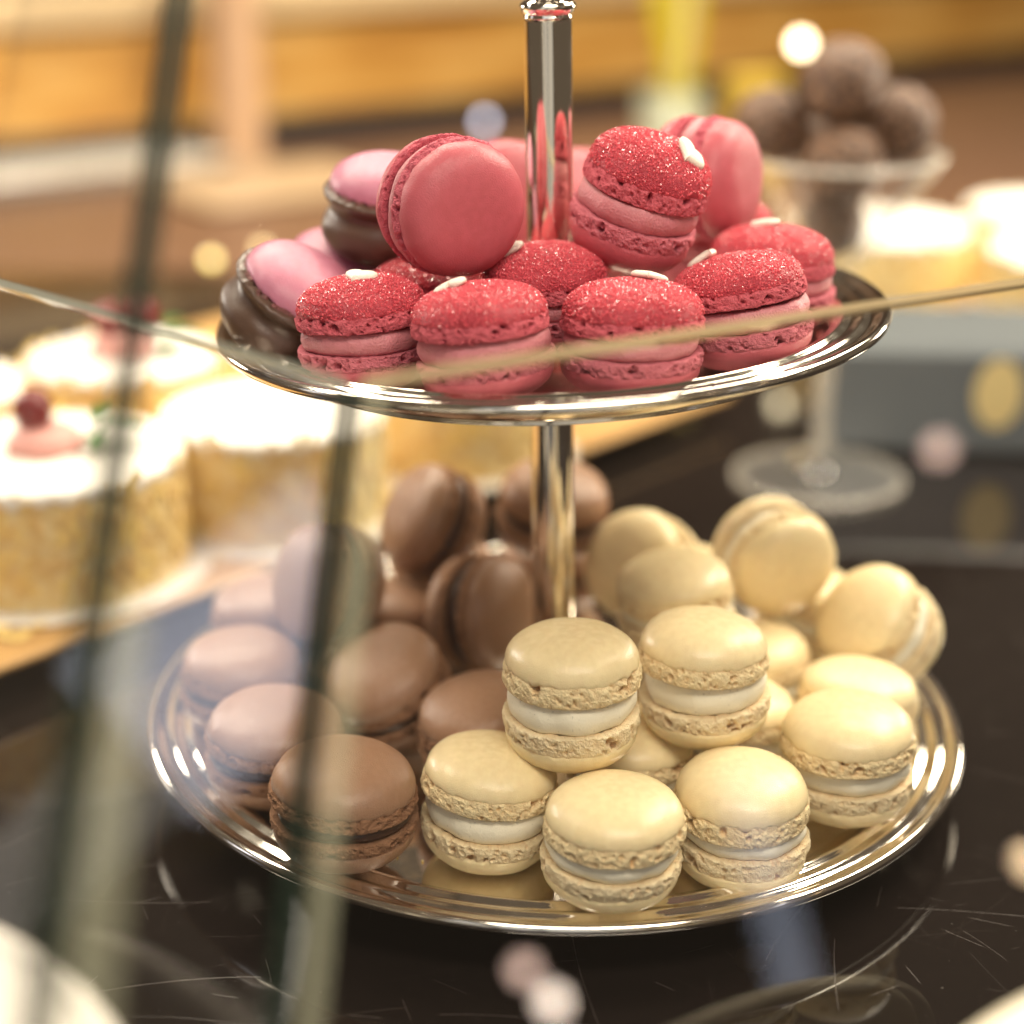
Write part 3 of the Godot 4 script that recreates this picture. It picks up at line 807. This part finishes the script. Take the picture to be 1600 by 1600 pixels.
# ---------------------------------------------------------------- cakes
func cake(at: Vector3, r: float, h: float, label: String, sd: int, topped: int, group: String) -> void:
	var t := thing("layer_cake", label, "cake", at, group)
	part(t, "cake_board", lathe(PackedVector2Array([Vector2(0, 0.002), Vector2(r + 0.009, 0.002), Vector2(r + 0.010, 0.0012), Vector2(r + 0.010, 0), Vector2(0, 0)]), 64), M.white_china)
	var rows := []
	var nu := 120
	for j in 24:
		var ring := PackedVector3Array()
		var v := j / 23.0
		for i in nu:
			var a := TAU * i / nu
			var d := 0.0016 * noise_a.get_noise_3d(cos(a) * 9.0 + sd, v * 3.0, sin(a) * 9.0) + 0.0008 * noise_a.get_noise_3d(cos(a) * 30.0 + sd, v * 4.0, sin(a) * 30.0)
			ring.append(Vector3((r + d) * cos(a), lerpf(h - 0.003, 0.002, v), (r + d) * sin(a)))
		rows.append(ring)
	part(t, "crumb_side", grid_mesh(rows, nu), M.cake_side)
	var top := []
	for j in 15:
		var ring := PackedVector3Array()
		var v := j / 14.0
		for i in nu:
			var a := TAU * i / nu
			var drip := maxf(0.0, noise_a.get_noise_2d(cos(a) * 4.0 + sd, sin(a) * 4.0) + 0.1) * 0.007
			var rr := r * minf(v / 0.8, 1.0) + (0.0012 if v > 0.8 else 0.0)
			var y := h + 0.0008 * noise_a.get_noise_2d(cos(a) * rr * 80.0 + sd, sin(a) * rr * 80.0) - pow(minf(v / 0.8, 1.0), 8.0) * 0.002
			if v > 0.8:
				y -= (v - 0.8) / 0.2 * (0.003 + drip)
			ring.append(Vector3(maxf(rr, 0.00002) * cos(a), y, maxf(rr, 0.00002) * sin(a)))
		top.append(ring)
	part(t, "icing", grid_mesh(top, nu), M.icing)
	# slivers of almond and white chocolate pressed upright into the side
	for c in 2:
		var mm := MultiMesh.new()
		mm.transform_format = MultiMesh.TRANSFORM_3D
		mm.mesh = box_mesh(Vector3(0.0034, 0.0055, 0.0010), 0.0003)
		mm.instance_count = 240
		var rn := RandomNumberGenerator.new()
		rn.seed = sd * 10 + c
		for k in mm.instance_count:
			var a := rn.randf() * TAU
			var b := Basis(Vector3.UP, PI / 2 - a) * Basis.from_euler(Vector3(rn.randf_range(-0.2, 0.2), 0, rn.randf_range(-0.35, 0.35)))
			var y := rn.randf_range(0.006, h - 0.001)
			mm.set_instance_transform(k, Transform3D(b.scaled(Vector3.ONE * rn.randf_range(0.6, 1.2)), Vector3((r + 0.0006) * cos(a), y, (r + 0.0006) * sin(a))))
		var s := MultiMeshInstance3D.new()
		s.name = "slivers"
		s.multimesh = mm
		s.material_override = M.shaving if c == 0 else M.shaving_dark
		s.set_meta("kind", "stuff")
		t.add_child(s, true)
	if topped > 0:
		var base := Vector3(0, h, 0)
		part(t, "blush_shell", lathe(smooth([Vector2(0, 0.010), Vector2(0.010, 0.009), Vector2(0.015, 0.004), Vector2(0.014, 0.0), Vector2(0, 0)], 5), 48), M.blush, base + Vector3(0, 0, 0.004))
		for k in topped:
			var rr := []
			for j in 13:
				var ring := PackedVector3Array()
				for i in 28:
					var a := TAU * i / 28
					var ph := PI * j / 12.0
					var bump := 1.0 + 0.10 * sin(a * 7.0 + (j % 2) * 3.0) * sin(ph * 6.0)
					ring.append(Vector3(0.008 * sin(ph) * cos(a) * bump, 0.009 * cos(ph), 0.008 * sin(ph) * sin(a) * bump))
				rr.append(ring)
			part(t, "raspberry", grid_mesh(rr, 28), M.raspberry, base + Vector3(-0.004 + 0.014 * k, 0.016, 0.003 - 0.006 * k), k * 1.1)
		for k in 3:
			var st := [Vector3(0, 0, 0)]
			var leaf_rows := []
			for j in 9:
				var u := j / 8.0
				var w := 0.0055 * sin(PI * pow(u, 0.8)) + 0.0002
				leaf_rows.append(PackedVector3Array([Vector3(-w, 0.002 * sin(u * 3.0) + 0.001, u * 0.02), Vector3(0, 0.002 * sin(u * 3.0), u * 0.02), Vector3(w, 0.002 * sin(u * 3.0) + 0.001, u * 0.02), Vector3(0, 0.002 * sin(u * 3.0) - 0.0005, u * 0.02)]))
			part(t, "mint_leaf", grid_mesh(leaf_rows, 4), M.leaf, base + Vector3(0.020, 0.004 + 0.003 * k, 0.0), 0.3 + k * 1.3)

func cakes() -> void:
	var t := thing("cake_tray", "thin golden tray under the row of white cakes left of the stand", "tray", Vector3(-0.225, 0.008, -0.263))
	t.rotation.y = deg_to_rad(48.5)
	part(t, "tray_plate", box_mesh(Vector3(0.62, 0.004, 0.34), 0.0015), M.gilt, Vector3(0, 0.006, 0))
	for s in [-1, 1]:
		part(t, "tray_foot", box_mesh(Vector3(0.02, 0.012, 0.26), 0.002), M.dark_base, Vector3(s * 0.22, -0.002, 0))
	var g := "white iced cakes on the golden tray"
	var y := 0.016
	cake(Vector3(-0.203, y, -0.129), 0.053, 0.053, "white iced cake with golden side at the left, raspberry and mint on top", 1, 1, g)
	cake(Vector3(-0.120, y, -0.192), 0.0485, 0.051, "white iced cake with plain top, second along the tray's front edge", 2, 0, g)
	cake(Vector3(-0.042, y, -0.275), 0.049, 0.051, "golden cake seen under the upper plate, last along the tray's front", 3, 0, g)
	cake(Vector3(-0.206, y, -0.284), 0.046, 0.050, "white iced cake with two raspberries in the rear row of the tray", 4, 2, g)
	cake(Vector3(-0.288, y, -0.232), 0.046, 0.050, "white iced cake in the rear row cut by the left border", 5, 0, g)
	var g2 := "white iced cakes at the back right"
	cake(Vector3(0.235, 0.002, -0.62), 0.058, 0.062, "white iced cake at the back right just behind the martini glass", 6, 0, g2)
	cake(Vector3(0.345, 0.002, -0.545), 0.056, 0.062, "white iced cake nearest the right border of the back row", 7, 0, g2)
	cake(Vector3(0.365, 0.002, -0.68), 0.056, 0.062, "white iced cake farthest back on the right", 8, 0, g2)
	# crumbs and flakes fallen on the tray
	var mm := MultiMesh.new()
	mm.transform_format = MultiMesh.TRANSFORM_3D
	mm.mesh = box_mesh(Vector3(0.006, 0.0008, 0.0035), 0.0003)
	mm.instance_count = 160
	var rn := RandomNumberGenerator.new()
	rn.seed = 77
	for k in mm.instance_count:
		var u := Vector3(0.085, 0, -0.096).normalized() * rn.randf_range(-0.05, 0.22) + Vector3(-0.205, 0.0170, -0.055) + Vector3(-0.096, 0, -0.085).normalized() * rn.randf_range(-0.004, 0.045)
		mm.set_instance_transform(k, Transform3D(Basis.from_euler(Vector3(rn.randf_range(-0.2, 0.2), rn.randf() * TAU, rn.randf_range(-0.2, 0.2))), u))
	var s := MultiMeshInstance3D.new()
	s.name = "almond_flakes"
	s.multimesh = mm
	s.material_override = M.shaving
	s.set_meta("kind", "stuff")
	s.set_meta("label", "pale almond flakes scattered along the front of the golden tray")
	s.set_meta("category", "flakes")
	add_child(s, true)

# ---------------------------------------------------------------- martini glass and truffles
func martini_glass() -> void:
	var c := Vector3(0.139, 0.0, -0.281)
	var t := thing("martini_glass", "stemmed martini glass filled with chocolate truffles behind the stand's right side", "glass", c)
	var p := [Vector2(0, 0.0995), Vector2(0.004, 0.1025), Vector2(0.0463, 0.1605), Vector2(0.0468, 0.1612), Vector2(0.0476, 0.1608), Vector2(0.0477, 0.1600), Vector2(0.0062, 0.0990), Vector2(0.0045, 0.0945), Vector2(0.0038, 0.085), Vector2(0.0037, 0.030), Vector2(0.0050, 0.016), Vector2(0.010, 0.0075), Vector2(0.024, 0.0045), Vector2(0.0400, 0.0032), Vector2(0.0418, 0.0022), Vector2(0.0418, 0.0010), Vector2(0.0400, 0.0004), Vector2(0.0, 0.0010)]
	part(t, "glass_body", lathe(smooth(p, 4), 96), M.bowl)
	var rim_profile := [Vector2(0.0464, 0.1618), Vector2(0.0472, 0.1624), Vector2(0.0480, 0.1618), Vector2(0.0480, 0.1606), Vector2(0.0472, 0.1600), Vector2(0.0464, 0.1606), Vector2(0.0464, 0.1618)]
	part(t, "rim", lathe(PackedVector2Array(rim_profile), 96), M.glass_rim)
	part(t, "foot_edge", lathe(PackedVector2Array([Vector2(0.0408, 0.0034), Vector2(0.0422, 0.0034), Vector2(0.0428, 0.0022), Vector2(0.0422, 0.0008), Vector2(0.0408, 0.0008), Vector2(0.0408, 0.0034)]), 96), M.stem)
	part(t, "stem", lathe(PackedVector2Array([Vector2(0.0030, 0.092), Vector2(0.0044, 0.0915), Vector2(0.0042, 0.085), Vector2(0.0041, 0.030), Vector2(0.0052, 0.018), Vector2(0.0045, 0.016)]), 40), M.stem)
	var spots := [[0.137, 0.1965, -0.272, 0.0195, "topmost brown truffle heaped on the martini glass"], [0.1655, 0.1755, -0.283, 0.0185, "nut-coated truffle at the right rim of the martini glass"], [0.1065, 0.1745, -0.283, 0.0185, "dark truffle at the left rim of the martini glass"], [0.137, 0.1610, -0.262, 0.0180, "truffle at the front of the martini glass, seen through its bowl"], [0.138, 0.1290, -0.280, 0.0155, "lowest dark truffle deep in the martini glass"], [0.139, 0.1640, -0.300, 0.0175, "truffle at the back of the martini glass behind the others"]]
	for k in spots.size():
		var s: Array = spots[k]
		var rows := []
		for j in 29:
			var ring := PackedVector3Array()
			var ph := PI * j / 28.0
			for i in 56:
				var a := TAU * i / 56
				var n := Vector3(sin(ph) * cos(a), cos(ph), sin(ph) * sin(a))
				ring.append(n * (s[3] * (1.0 + 0.05 * noise_a.get_noise_3dv(n * 2.2 + Vector3.ONE * k * 7.0) + 0.045 * noise_a.get_noise_3dv(n * 7.0 + Vector3.ONE * k * 3.0))))
			rows.append(ring)
		var o := part(self, numbered("truffle"), grid_mesh(rows, 56), M.truffle, Vector3(s[0], s[1], s[2]))
		o.set_meta("label", s[4])
		o.set_meta("category", "truffle")
		o.set_meta("group", "truffles in the martini glass")

# ---------------------------------------------------------------- the rest of the shop
func lone(called: String, mesh: Mesh, mat: Material, at: Vector3, label: String, category: String, turn := 0.0) -> MeshInstance3D:
	var o := part(self, numbered(called), mesh, mat, at, turn)
	o.set_meta("label", label)
	o.set_meta("category", category)
	return o

func bulb(at: Vector3, r: float, col: Color, glow: float, label: String) -> void:
	var t := thing("globe_lamp", label, "lamp", at, "small globe lamps about the shop")
	var rows := []
	for j in 13:
		var ring := PackedVector3Array()
		for i in 24:
			var a := TAU * i / 24
			var ph := PI * j / 12.0
			ring.append(Vector3(r * sin(ph) * cos(a), r * cos(ph), r * sin(ph) * sin(a)))
		rows.append(ring)
	part(t, "globe_bulb", grid_mesh(rows, 24), glow_mat(col, glow))
	part(t, "cap", lathe(PackedVector2Array([Vector2(0, r * 1.6), Vector2(r * 0.5, r * 1.6), Vector2(r * 0.5, r * 0.93), Vector2(0, r * 0.93)]), 20), M.silver)
	var l := OmniLight3D.new()
	l.name = "bulb_light"
	l.light_color = col
	l.light_energy = glow * r * r * 0.2
	l.light_size = r * 0.8
	l.omni_range = 6.0
	l.omni_attenuation = 2.0
	l.shadow_enabled = true
	t.add_child(l)

func background_things() -> void:
	var b := thing("grey_box", "glossy grey box with a painted cream oval reflection behind the martini glass foot", "box", Vector3(0.262, 0.0, -0.365))
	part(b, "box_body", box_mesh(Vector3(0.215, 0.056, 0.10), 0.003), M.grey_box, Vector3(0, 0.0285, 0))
	var refl_oval := part(b, "reflection_oval", lathe(PackedVector2Array([Vector2(0, 0.0008), Vector2(0.0122, 0.0008), Vector2(0.0125, 0), Vector2(0, 0)]), 40), flat(Color(0.92, 0.83, 0.58), 0.5), Vector3(-0.022, 0.034, 0.0502))  # blurred reflection on the box face, put in as a cream disc
	refl_oval.rotation.x = PI / 2
	refl_oval.scale = Vector3(1, 1, 1.5)
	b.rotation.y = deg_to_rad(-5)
	# white china cake pedestals on the customer's side, cut by the lower corners of the picture
	var pp := smooth([Vector2(0, 0.090), Vector2(0.088, 0.090), Vector2(0.096, 0.0915), Vector2(0.099, 0.0912), Vector2(0.100, 0.0895), Vector2(0.097, 0.0865), Vector2(0.080, 0.084), Vector2(0.030, 0.080), Vector2(0.014, 0.070), Vector2(0.011, 0.045), Vector2(0.014, 0.020), Vector2(0.032, 0.008), Vector2(0.046, 0.004), Vector2(0.048, 0.001), Vector2(0.047, 0.0), Vector2(0.0, 0.0)], 5)
	lone("china_pedestal", lathe(pp, 96), M.white_china, Vector3(-0.173, 0, 0.325), "white china cake pedestal at the lower left corner", "pedestal")
	lone("china_pedestal", lathe(pp, 96), flat(Color(0.94, 0.90, 0.80), 0.2), Vector3(0.137, 0, 0.348), "cream china cake pedestal at the lower right corner", "pedestal")
	# lamp highlights on the glossy back shelf, put in as pale slabs
	for q in [[Vector3(-0.56, -0.003, -1.42), Vector3(0.40, 0.016, 0.22), "long white painted highlight on the back shelf at the far left"], [Vector3(-0.46, -0.003, -1.17), Vector3(0.30, 0.016, 0.10), "white painted highlight in front of the long one on the back shelf"], [Vector3(-0.245, -0.003, -1.13), Vector3(0.20, 0.005, 0.16), "small beige painted highlight on the back shelf left of the pink macarons"]]:
		var o := thing("highlight_slab", q[2], "platter", q[0], "pale painted highlights on the back shelf")
		o.rotation.y = deg_to_rad(36.5)
		part(o, "highlight_block", box_mesh(q[1], 0.004), M.white_china if q[0].x < -0.3 else M.beige_highlight, Vector3(0, q[1].y / 2.0, 0))
		part(o, "rim", box_mesh(Vector3(q[1].x + 0.02, 0.004, q[1].z + 0.02), 0.0015), M.white_china if q[0].x < -0.3 else M.beige_highlight, Vector3(0, q[1].y - 0.0012, 0))
	var tall := thing("paper_roll", "pale pink paper roll standing before the wooden ledge at the upper left", "paper roll", Vector3(-0.293, -0.004, -1.25))
	part(tall, "roll", lathe(PackedVector2Array([Vector2(0.010, 0.30), Vector2(0.026, 0.30), Vector2(0.0265, 0.298), Vector2(0.0265, 0.001), Vector2(0.026, 0.0), Vector2(0.010, 0.0)]), 48), flat(Color(0.80, 0.66, 0.53), 0.7))
	part(tall, "core", lathe(PackedVector2Array([Vector2(0.0, 0.296), Vector2(0.0099, 0.296), Vector2(0.0099, 0.0), Vector2(0.0, 0.0)]), 32), flat(Color(0.55, 0.42, 0.32), 0.8))
	var cup := thing("straw_tumbler", "small pale tumbler holding yellow straws before the ledge", "tumbler", Vector3(0.140, -0.004, -1.17))
	cup.scale = Vector3.ONE * 1.6
	part(cup, "cup", lathe(smooth([Vector2(0.0, 0.006), Vector2(0.016, 0.006), Vector2(0.019, 0.05), Vector2(0.0195, 0.0505), Vector2(0.020, 0.05), Vector2(0.017, 0.001), Vector2(0.0, 0.0)], 4), 48), flat(Color(0.86, 0.90, 0.80), 0.3))
	for k in 7:
		var a := k * 0.9
		var foot := Vector3(0.008 * cos(a), 0.008, 0.008 * sin(a))
		var tip := Vector3(-0.022 + 0.007 * k, 0.15 + 0.004 * (k % 3), 0.012 * sin(a * 2.0))
		part(cup, "straw", prism_between(foot, tip, Vector3(0.0026, 0, 0), Vector3(0, 0, 0.0026)), flat(Color(0.82, 0.75, 0.14) if k % 3 < 2 else Color(0.90, 0.86, 0.66), 0.4))
	lone("carton", box_mesh(Vector3(0.055, 0.105, 0.03), 0.003), flat(Color(0.80, 0.68, 0.26), 0.5), Vector3(0.215, 0.0495, -1.13), "small yellow carton beside the pale tumbler of straws", "carton", 0.6)
	# small lamps of the shop: behind the display, and at the window side where the glass mirrors them
	bulb(Vector3(0.2197, 0.1523, -0.907), 0.006, Color(1.0, 0.92, 0.74), 12.0, "round cream lamp shining above the truffles")
	bulb(Vector3(-0.0386, 0.0789, -0.986), 0.005, Color(0.85, 0.88, 1.0), 3.0, "small cold white lamp between the pink macaron and the rod")
	bulb(Vector3(-0.2149, 0.0428, -0.598), 0.004, Color(1.0, 0.88, 0.45), 3.5, "small amber lamp left of the dipped macarons")
	bulb(Vector3(-0.188, 0.0382, -0.65), 0.004, Color(1.0, 0.85, 0.5), 2.5, "faint amber lamp just above the leaning dipped macaron")
	for q in [[Vector3(1.2, 0.80, 1.04), 0.013, Color(1.0, 0.84, 0.76), 16.0, "rose globe lamp on the right side of the shop, lower in the mirror"], [Vector3(1.2, 0.747, 1.029), 0.014, Color(1.0, 0.91, 0.83), 30.0, "brightest globe lamp on the right side of the shop"], [Vector3(1.2, 0.84, 0.31), 0.012, Color(1.0, 0.84, 0.76), 12.0, "rose globe lamp mirrored on the grey box"], [Vector3(1.2, 0.486, 0.515), 0.012, Color(1.0, 0.85, 0.66), 20.0, "globe lamp mirrored at the right border"]]:
		bulb(q[0], q[1], q[2], q[3], q[4])
	var sw := thing("fill_window", "unseen tall window added as fill behind the viewer, four bright and two dimmer panes", "window", Vector3(-0.1, 0.0, 1.75))  # added behind the camera as soft fill and for reflections in the silver
	for ix in 2:
		for iy in 2:
			part(sw, "window_pane", box_mesh(Vector3(0.74, 0.64, 0.01), 0.001), glow_mat(Color(0.95, 0.97, 1.0), 0.62), Vector3(-0.40 + 0.80 * ix, 0.72 + 0.70 * iy, 0))
	for ix in 2:
		part(sw, "window_pane", box_mesh(Vector3(0.74, 0.98, 0.01), 0.001), glow_mat(Color(0.97, 0.95, 0.90), 0.30), Vector3(-0.40 + 0.80 * ix, -0.155, 0))  # dim lower panes, added to brighten the rod and plate rims
	for ix in 3:
		part(sw, "window_frame", box_mesh(Vector3(0.06, 2.42, 0.04), 0.004), M.dark_base, Vector3(-0.80 + 0.80 * ix, 0.57, 0))
	for iy in 3:
		part(sw, "window_rail", box_mesh(Vector3(1.66, 0.05, 0.036), 0.004), M.dark_base, Vector3(0, 0.37 + 0.70 * iy, 0))
	var sl := AreaLight3D.new()
	sl.name = "fill_window_light"
	sl.area_size = Vector2(1.5, 1.3)
	sl.light_color = Color(0.95, 0.97, 1.0)
	sl.light_energy = 0.07
	sl.area_range = 6.0
	sl.area_attenuation = 2.0
	sl.shadow_enabled = true
	sw.add_child(sl)
	sl.position = Vector3(0, 1.07, -0.03)
	# daylight: a window at the left, an added slanting strip at the right
	var w := thing("daylight_window", "bright window at the left side of the shop, mirrored in the glass", "window", Vector3(-1.41, 0, 0))
	part(w, "window_pane", box_mesh(Vector3(0.01, 0.34, 0.20), 0.001), glow_mat(Color(0.90, 0.92, 1.0), 1.9), Vector3(0, 0.66, 0.11))
	part(w, "window_pane", box_mesh(Vector3(0.01, 0.26, 0.10), 0.001), glow_mat(Color(0.86, 0.88, 0.86), 0.40), Vector3(0, 0.36, 0.14))
	part(w, "window_frame", box_mesh(Vector3(0.03, 0.75, 0.02), 0.002), M.dark_base, Vector3(0, 0.53, -0.06))
	part(w, "window_frame", box_mesh(Vector3(0.03, 0.75, 0.02), 0.002), M.dark_base, Vector3(0, 0.53, 0.34))
	var wl := AreaLight3D.new()
	wl.name = "window_light"
	wl.area_size = Vector2(0.14, 0.32)
	wl.light_color = Color(0.86, 0.9, 1.0)
	wl.light_energy = 0.006
	wl.area_range = 6.0
	wl.area_attenuation = 2.0
	wl.shadow_enabled = true
	w.add_child(wl)
	wl.position = Vector3(0.012, 0.66, 0.12)
	wl.rotation = Vector3(0, -PI / 2, 0)
	var tube := thing("added_streak_strip", "unseen slanting glow strip added at the right, mirrored as a blue streak", "lamp", Vector3(1.21, 0.65, 0.745))  # made up and slanted so the glass mirrors a blue streak
	part(tube, "streak_glow", prism_between(Vector3(0, 0.125, -0.055), Vector3(0, -0.30, 0.134), Vector3(0.01, 0, 0), Vector3(0, 0.009, 0.020)), glow_mat(Color(0.86, 0.90, 1.0), 1.25))

# ---------------------------------------------------------------- the glass guard in front
func pane_between(a: Vector3, b: Vector3, c: Vector3, d: Vector3, n: Vector3) -> ArrayMesh:
	return hexahedron([a - n, b - n, c - n, d - n, a + n, b + n, c + n, d + n])

func glass_guard() -> void:
	var T := Vector3(-0.0496, 0.1847, 0.1818)
	var R := Vector3(0.1472, 0.1847, 0.0701)
	var L := Vector3(-0.1800, 0.1849, 0.0588)
	var e := Vector3(-0.0183, -0.1842, 0.1549)
	var t := thing("glass_guard", "clear sloping glass guard with a dark corner edge in front of the stand", "glass guard")
	var nr := Vector3(0.4115, 0.5614, 0.718) * 0.002
	var nl := Vector3(-0.5676, 0.5613, 0.6023) * 0.002
	var er := (R - T).normalized() * 0.003
	var el := (L - T).normalized() * 0.003
	part(t, "right_pane", pane_between(T + er, R, R + e, T + er + e, nr), M.pane)
	part(t, "left_pane", pane_between(T + el, L, L + e, T + el + e, nl), M.pane)
	var en := e.normalized()
	part(t, "corner_edge", prism_between(T, T + e, (nr - nl).normalized() * 0.0024, (nr + nl).normalized() * 0.0022), M.edge_green)
	part(t, "right_top_edge", prism_between(T + er - en * 0.0012, R - en * 0.0012, nr, en * 0.0010), M.edge_pale)
	part(t, "left_top_edge", prism_between(T + el - en * 0.0012, L - en * 0.0012, nl, en * 0.0010), M.edge_grey)
	# frosted bevel beside the corner edge
	part(t, "corner_bevel", prism_between(T + er * 2.0, T + e + er * 2.6, er * 1.0, nr * 1.4), M.bevel)
	# a tall narrow fin of glass standing further left, nearer the viewer
	var A := Vector3(-0.0868, 0.3011, 0.1004)
	var B := Vector3(-0.0804, 0.002, 0.5093)
	var t2 := thing("glass_fin", "tall narrow glass fin with a dark green edge at the left", "glass fin")
	var side := Vector3(-0.035, 0, -0.008)
	var n2 := side.cross(A - B).normalized() * 0.002
	part(t2, "pane", pane_between(A + side * 0.09, A + side, B + side, B + side * 0.09, n2), M.pane)
	part(t2, "glass_edge", prism_between(A, B, side.normalized() * 0.0024, n2.normalized() * 0.0024), M.edge_green)
	var bv := -side.normalized()
	var mid := A.lerp(B, 0.42)
	part(t2, "edge_bevel", hexahedron([mid + bv * 0.004 - n2, mid + bv * 0.009 - n2, mid + bv * 0.009 + n2, mid + bv * 0.004 + n2, B + bv * 0.004 - n2, B + bv * 0.016 - n2, B + bv * 0.016 + n2, B + bv * 0.004 + n2]), M.bevel)
